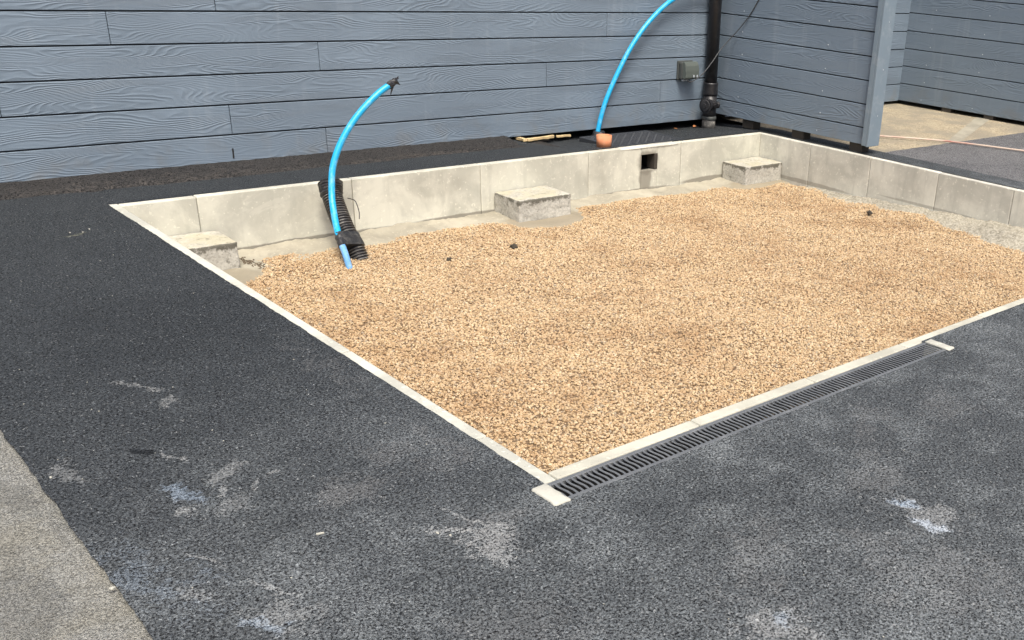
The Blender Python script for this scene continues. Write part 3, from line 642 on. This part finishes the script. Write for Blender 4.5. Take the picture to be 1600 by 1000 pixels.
# ------------------------------------------------------------------ second water pipe by the wall
w2 = thing('water_pipe', 'tall thin blue water pipe rising beside the wall from a black collar near the manhole', 'pipe', (-1.46, -.06, -.03))
b2 = Vector((-1.46, -.06, -.03))
path2 = [p - b2 for p in spline([(-1.525, -.06, -.05), (-1.503, -.06, .063), (-1.446, -.065, .242), (-1.338, -.07, .448), (-1.19, -.075, .671), (-1.005, -.08, .866), (-.773, -.08, 1.024), (-.50, -.09, 1.13), (-.22, -.12, 1.20)], 8)]
tube_obj('pipe_tube', path2, .0190, M_blue, w2, 20)
bm = bmesh.new(); lathe(bm, [(.026, 0), (.075, 0), (.072, .022), (.052, .034), (.048, .062), (.027, .062)], 20)
for v in bm.verts: v.co += Vector((noise.noise(v.co * 40), noise.noise(v.co * 40 + Vector((5, 0, 0))), .4 * noise.noise(v.co * 40 + Vector((0, 5, 0))))) * .008
link('pipe_collar', b2m(bm, 'pipe_collar', True), M_blackp, w2, Vector((-1.512, -.07, -.042)) - b2)
for k in range(3):
    x = (-.10, .0, .11)[k]; a = link('membrane_scrap', box_me('membrane_scrap', -.06, .06, -.025, .03, 0, .014 + .006 * k, .003), M_blackp, w2, Vector((-1.5 + x, -.035, -.045)) - b2); a.rotation_euler = (.1 - .12 * k, .1 * (k - 1), .2 * (k - 1))

# ------------------------------------------------------------------ things on the strip by the wall
bm = bmesh.new(); lathe(bm, [(.046, -.01), (.056, -.01), (.060, .082), (.050, .082)], 28)
for f in bm.faces: f.smooth = True
o = link('clay_pipe', b2m(bm, 'clay_pipe', True), M_clay, None, (-1.815, -.505, 0)); tag(o, 'short terracotta pipe stub standing beside the black manhole cover', 'clay pipe')

mh = thing('manhole_cover', 'black studded manhole cover set between the clay pipe and the wall', 'manhole cover', (-1.39, -.34, -.01))
bm = bmesh.new(); HXm, HYm = .36, .225
for a in ((-HXm, HXm, -HYm, -HYm + .03), (-HXm, HXm, HYm - .03, HYm), (-HXm, -HXm + .03, -HYm + .0305, HYm - .0305), (HXm - .03, HXm, -HYm + .0305, HYm - .0305)): box(bm, a[0], a[1], a[2], a[3], -.04, .012, .003)
link('cover_frame', b2m(bm, 'cover_frame'), M_lid, mh)
lid = link('cover_plate', box_me('cover_plate', -HXm + .033, HXm - .033, -HYm + .033, HYm - .033, -.03, .008, .002), M_lid, mh)
bm = bmesh.new(); nx, ny = 15, 9
for i in range(nx):
    for j in range(ny):
        cx = -HXm + .055 + (2 * HXm - .11) * i / (nx - 1); cy = -HYm + .055 + (2 * HYm - .11) * j / (ny - 1); a = math.radians(45 if (i + j) % 2 else -45)
        r = bmesh.ops.create_cube(bm, size=1)
        for v in r['verts']:
            s = .75 if v.co.z > 0 else 1; x, y = v.co.x * .034 * s, v.co.y * .013 * s
            v.co = (cx + x * math.cos(a) - y * math.sin(a), cy + x * math.sin(a) + y * math.cos(a), .0085 + (v.co.z + .5) * .006)
tag(link('cover_studs', b2m(bm, 'cover_studs'), M_lid, lid), kind='stuff')
mh.rotation_euler = (0, math.radians(0), 0); mh.location.z = -.012
def bar(name, a, b, w, h, mat, label, cat, group=None):
    a, b = Vector(a), Vector(b); L = (b - a).length
    bm = bmesh.new(); box(bm, -L / 2, L / 2, -w / 2, w / 2, -h / 2, h / 2, .003)
    bmesh.ops.subdivide_edges(bm, edges=[e for e in bm.edges if e.calc_length() > L * .5], cuts=6)
    for v in bm.verts: v.co += Vector((0, noise.noise(v.co * 25), noise.noise(v.co * 25 + Vector((9, 0, 0))))) * .004
    o = link(name, b2m(bm, name), mat, None, (a + b) / 2); o.rotation_euler = (b - a).to_track_quat('X', 'Z').to_euler(); return tag(o, label, cat, group)
bar('timber_batten', (-2.245, .03, .006), (-2.252, -.10, .012), .035, .022, M_wood, 'short yellow batten end poking out square from under the wall', 'batten')
bar('timber_batten', (-2.235, -.100, .012), (-1.925, -.012, .000), .022, .022, M_wood, 'long pale yellow batten lying slantwise along a hole at the wall foot', 'batten')
bar('timber_batten', (-1.89, -.008, -.004), (-1.74, .012, -.010), .020, .018, M_wood, 'thin pale splinter of batten between the long batten and the blue pipe', 'batten')
bm = bmesh.new(); vsq = [bm.verts.new(p) for p in ((-2.23, -.088, .004), (-1.95, -.008, .002), (-1.95, .06, .002), (-2.23, .06, .004))]
r = bmesh.ops.extrude_face_region(bm, geom=[bm.faces.new(vsq)])
for v in [g for g in r['geom'] if isinstance(g, bmesh.types.BMVert)]: v.co.z -= .03
bmesh.ops.recalc_face_normals(bm, faces=bm.faces[:])
tag(link('dug_hole_shade', b2m(bm, 'dug_hole_shade'), M_post), kind='structure')  # solid dark slab; the inner shade of the hole is painted on it

# downpipe
dpz = -.04
dn = thing('downpipe', 'black drain downpipe with an access boss standing in the corner of the walls', 'downpipe', (-.262, -.082, dpz))
def lat(name, prof, seg, loc, mat=M_blackp, smooth=True):
    bm = bmesh.new(); lathe(bm, prof, seg); me = b2m(bm, name, smooth); return link(name, me, mat, dn, loc)
lat('pipe_shaft', [(.050, .30), (.054, .30), (.054, 2.5), (.050, 2.5)], 28, (0, 0, 0))
lat('pipe_socket', [(.054, .285), (.066, .288), (.067, .300), (.064, .372), (.067, .380), (.066, .392), (.055, .393)], 28, (0, 0, 0))
lat('access_body', [(.0, .105), (.056, .105), (.060, .13), (.061, .2845), (.0, .2845)], 28, (0, 0, 0))
lat('base_collar', [(.0, .075), (.064, .075), (.067, .080), (.067, .100), (.062, .1045), (.0, .1045)], 28, (0, 0, 0), M_boxd)
lat('base_socket', [(.0, -.02), (.060, -.02), (.060, .0745), (.0, .0745)], 28, (0, 0, 0), M_duct)
bm = bmesh.new(); tube(bm, [Vector((-.035, -.035, .205)), Vector((-.085, -.045, .205)), Vector((-.088, -.0455, .205)), Vector((-.100, -.048, .205))], [.052, .052, .064, .064], 24)
ap = link('access_boss', b2m(bm, 'access_boss'), M_blackp, dn)
bm = bmesh.new(); tube(bm, [Vector((-.1005, -.048, .205)), Vector((-.112, -.050, .205)), Vector((-.1125, -.050, .205)), Vector((-.124, -.052, .205))], [.050, .046, .02, .018], 24)
link('screw_cap', b2m(bm, 'screw_cap'), M_blackp, ap)
bm = bmesh.new(); tube(bm, [Vector((-.01, -.05, .215)), Vector((-.018, -.088, .205)), Vector((-.0182, -.0885, .205)), Vector((-.020, -.100, .202))], [.034, .030, .022, .020], 18)
link('inlet_spigot', b2m(bm, 'inlet_spigot'), M_blackp, dn)
bm = bmesh.new(); tube(bm, [Vector((.045, -.02, .20)), Vector((.078, -.03, .20)), Vector((.0785, -.03, .20)), Vector((.09, -.033, .2))], [.03, .03, .018, .016], 16)
link('inlet_spigot', b2m(bm, 'inlet_spigot'), M_blackp, dn)
lat('pipe_bracket', [(.0545, 1.075), (.060, 1.075), (.060, 1.105), (.0545, 1.105)], 28, (0, 0, 0))

# outdoor socket box and its cable
sb = thing('socket_box', 'olive-grey weatherproof socket box with a hinged hood on the long wall beside the downpipe', 'socket box', (-.528, -.008, .457))
link('back_plate', box_me('back_plate', -.088, .088, -.018, .0, -.078, .080, .006, 2), M_boxd, sb)
link('box_body', box_me('box_body', -.080, .080, -.062, -.0185, -.070, .072, .010, 2), M_boxd, sb)
bm = bmesh.new(); prof = [(-.060, .078), (-.085, .070), (-.098, .045), (-.104, .005), (-.104, -.052), (-.096, -.062), (-.0635, -.062), (-.0635, .066)]
L_ = [[bm.verts.new((x, y, z)) for y, z in prof] for x in (-.074, .084)]
n = len(prof)
for k in range(n): bm.faces.new((L_[0][k], L_[0][(k + 1) % n], L_[1][(k + 1) % n], L_[1][k]))
bm.faces.new(L_[0][::-1]); bm.faces.new(L_[1]); bmesh.ops.bevel(bm, geom=bm.edges[:], offset=.003, segments=2, affect='EDGES'); bmesh.ops.recalc_face_normals(bm, faces=bm.faces[:])
hood = link('hinged_hood', b2m(bm, 'hinged_hood'), M_box, sb)
for x in (.02, .06): link('hood_catch', box_me('hood_catch', x - .006, x + .006, -.110, -.1045, -.05, -.03, .002), M_nail, hood)
for x in (-.045, .0): link('cable_gland', box_me('cable_gland', x - .012, x + .012, -.055, -.030, -.086, -.0705, .004), M_nail, sb)
cp = spline([(-.53, -.07, .365), (-.50, -.085, .362), (-.449, -.11, .40), (-.36, -.135, .49), (-.245, -.145, .60), (-.15, -.145, .70), (-.05, -.12, .81), (.10 - .22, -.10, .88)], 8)
cb = [(-.535, -.065, .378), (-.525, -.085, .366), (-.49, -.11, .385), (-.43, -.145, .44), (-.34, -.165, .54), (-.262, -.165, .625), (-.20, -.19, .70), (-.145, -.27, .815), (-.125, -.36, .93), (-.123, -.45, 1.06), (-.122, -.53, 1.18), (-.122, -.60, 1.28)]
tag(link('cable', (lambda bm: (tube(bm, spline(cb, 8), .0042, 8), b2m(bm, 'cable', True))[1])(bmesh.new()), M_cable), 'thin dark cable looping from the socket box across the downpipe and up the partition', 'cable')

# ------------------------------------------------------------------ drain channel
dr = thing('drain_channel', 'grey slotted drain grating set in tarmac along the front kerb', 'drain', (DX0, DY0, 0))
GL = DX1 - DX0; GW = DY1 - DY0
bm = bmesh.new()
box(bm, 0, GL, 0, .008, -.12, -.003); box(bm, 0, GL, GW - .008, GW, -.12, -.003); box(bm, 0, GL, .0085, GW - .0085, -.13, -.118)
link('channel_body', b2m(bm, 'channel_body'), M_chan, dr)
NS = 4; sec = GL / NS
for s in range(NS):
    bm = bmesh.new(); x0, x1 = s * sec + .0012, (s + 1) * sec - .0012; zt, zb = -.0005, -.016
    box(bm, x0, x1, .0015, .016, zb, zt, .0015); box(bm, x0, x1, GW - .017, GW - .0015, zb, zt, .0015)
    n = int(round(sec / .0205)); pitch = (x1 - x0) / n
    for k in range(n + 1):
        cx = x0 + k * pitch; hw = .0038 if 0 < k < n else .003
        cols = []
        for q in range(7):        # S-curved bar
            t = q / 6; y = .0155 + (GW - .032) * t; dx = .0024 * math.sin(2 * math.pi * t)
            c0 = max(x0, min(x1, cx + dx - hw)); c1 = max(x0, min(x1, cx + dx + hw))
            cols.append([bm.verts.new(p) for p in ((c0, y, zt - .0012), (c1, y, zt - .0012), (c1, y, zt - .0035), (c0, y, zt - .0035))])
        for a, b in zip(cols, cols[1:]):
            for q in range(4): bm.faces.new((a[q], a[(q + 1) % 4], b[(q + 1) % 4], b[q]))
    bmesh.ops.recalc_face_normals(bm, faces=bm.faces[:])
    link('slotted_grate', b2m(bm, 'slotted_grate'), M_grate, dr)
bm = bmesh.new()
for k in range(150):
    x = random.gauss(1.15, .22); y = random.uniform(.02, GW - .02); s = random.uniform(.006, .016)
    m = bmesh.ops.create_icosphere(bm, subdivisions=1, radius=s)
    for v in m['verts']: v.co = Vector((x + v.co.x, y + v.co.y, -.045 - s * .3 + v.co.z * .6))
tag(link('drain_silt', b2m(bm, 'drain_silt'), M_clod, dr), kind='stuff')
def end_block(x0, x1, label):
    bm = bmesh.new(); box(bm, x0, x1, DY0 - .010, DY1 - .004, -.12, .006, .006, 2)
    bmesh.ops.subdivide_edges(bm, edges=[e for e in bm.edges if e.calc_length() > .03], cuts=4, use_grid_fill=True)
    for v in bm.verts: v.co += Vector((noise.noise(v.co * 40), noise.noise(v.co * 40 + Vector((5, 1, 0))), .5 * noise.noise(v.co * 40 + Vector((1, 7, 0))))) * .004; v.co.x -= x0; v.co.y -= DY0
    return tag(link('end_block', b2m(bm, 'end_block', True), M_endblock, None, (x0, DY0, 0)), label, 'end block', 'white blocks closing the drain')
end_block(-5.358, DX0 - .002, 'white concrete block closing the near end of the drain, beside the kerb corner')
end_block(DX1 + .002, DX1 + .046, 'white concrete block closing the far end of the drain')

# ------------------------------------------------------------------ hose, litter, chips
hp = spline([(.55, -1.15, .012), (.70, -1.318, .012), (1.04, -1.74, .012), (1.29, -2.35, .012), (1.5, -2.9, .012), (1.9, -3.6, .012)], 8)
tag(link('hose', (lambda bm: (tube(bm, hp, .0080, 10), b2m(bm, 'hose', True))[1])(bmesh.new()), M_hose), 'cream and red hose trailing over tan gravel and grey tarmac at the right', 'hose')
def lump(name, loc, r, mat, label, cat, seed, flat=.7, group=None):
    bm = bmesh.new(); bmesh.ops.create_icosphere(bm, subdivisions=3, radius=r)
    for v in bm.verts:
        v.co *= 1 + .5 * noise.noise(v.co / r * 1.4 + Vector((seed, 0, 0))); v.co.z *= flat
    return tag(link(name, b2m(bm, name, True), mat, None, loc), label, cat, group)
lump('soil_clod', (-3.281, -1.414, zgrav(-3.281, -1.414) + .014), .022, M_clod, 'small dark clod on the gravel near the middle block', 'clod', 1)
lump('soil_clod', (-3.736, -1.40, zgrav(-3.736, -1.40) + .008), .016, M_clod, 'smaller dark clod on the gravel right of the duct', 'clod', 2)
lump('soil_clod', (-.60, -2.18, zgrav(-.6, -2.18) + .03), .022, M_clod, 'dark clod at the right side of the gravel by the rough haunch', 'clod', 3)
def leaf(loc, s, rot, label):
    bm = bmesh.new(); r = [bm.verts.new(p) for p in ((-s, 0, 0), (-s * .4, -s * .5, s * .3), (s * .5, -s * .4, s * .2), (s, 0, .3 * s), (s * .4, s * .5, s * .4), (-s * .5, s * .45, s * .1))]
    f = bm.faces.new(r); x = bmesh.ops.extrude_face_region(bm, geom=[f])
    for v in [q for q in x['geom'] if isinstance(q, bmesh.types.BMVert)]: v.co.z += .0015
    bmesh.ops.triangulate(bm, faces=bm.faces[:])
    o = link('dry_leaf', b2m(bm, 'dry_leaf'), M_leaf, None, loc); o.rotation_euler = (.2, .1, rot); return tag(o, label, 'leaf')
leaf((-.375, -.02, -.034), .030, .5, 'curled orange leaf at the wall foot, beside the downpipe')
leaf((-.60, -.01, -.038), .020, 2.1, 'smaller brown leaf at the wall foot, further from the downpipe')
bm = bmesh.new()
chips = [(random.uniform(-6.3, -5.4), random.uniform(-4.5, -1.0), random.uniform(.0012, .0028)) for _ in range(45)] + [(random.uniform(-5.6, -3.2), random.uniform(-5.7, -4.65), random.uniform(.001, .0024)) for _ in range(40)]
chips += [(-6.34, -3.62, .005), (-6.38, -4.27, .007), (-5.61, -1.08, .006), (-5.52, -1.06, .006), (-5.56, -1.10, .005), (-5.68, -4.53, .005), (-5.66, -4.56, .004)]
for x, y, s in chips:
    m = bmesh.ops.create_icosphere(bm, subdivisions=1, radius=s); a = random.uniform(.6, 1.5)
    for v in m['verts']: v.co = Vector((x + v.co.x * a, y + v.co.y / a, .001 + v.co.z * .6))
tag(link('stone_chips', b2m(bm, 'stone_chips'), M_endblock), 'tiny pale stone chips scattered over the tarmac', kind='stuff')
bm = bmesh.new(); box(bm, -.010, .010, -.0025, .0025, -.003, .002, .001)
o = link('mortar_flake', b2m(bm, 'mortar_flake'), M_endblock, None, (-5.912, -4.345, .002)); o.rotation_euler = (0, 0, -.35); tag(o, 'white sliver of mortar lying on the tarmac in the foreground', 'flake')
bm = bmesh.new()
for k in range(260):
    s = random.random() ** 1.2; x = -4.765 + .17 * s + random.gauss(0, .024); y = -.76 - .33 * s + random.gauss(0, .026); r = random.uniform(.002, .006)
    m = bmesh.ops.create_icosphere(bm, subdivisions=1, radius=r); z = max(zhaunch(x, y), zgrav(x, y)) + r * .3
    for v in m['verts']: v.co = Vector((x, y, z)) + v.co * (1 + .4 * noise.noise(v.co * 150))
tag(link('dark_rubble', b2m(bm, 'dark_rubble'), mat_plain('dark_crumbs', (.11, .085, .055), .95, .5, 60)), 'dark crumbs of soil in the gap right of the left corner block', kind='stuff')
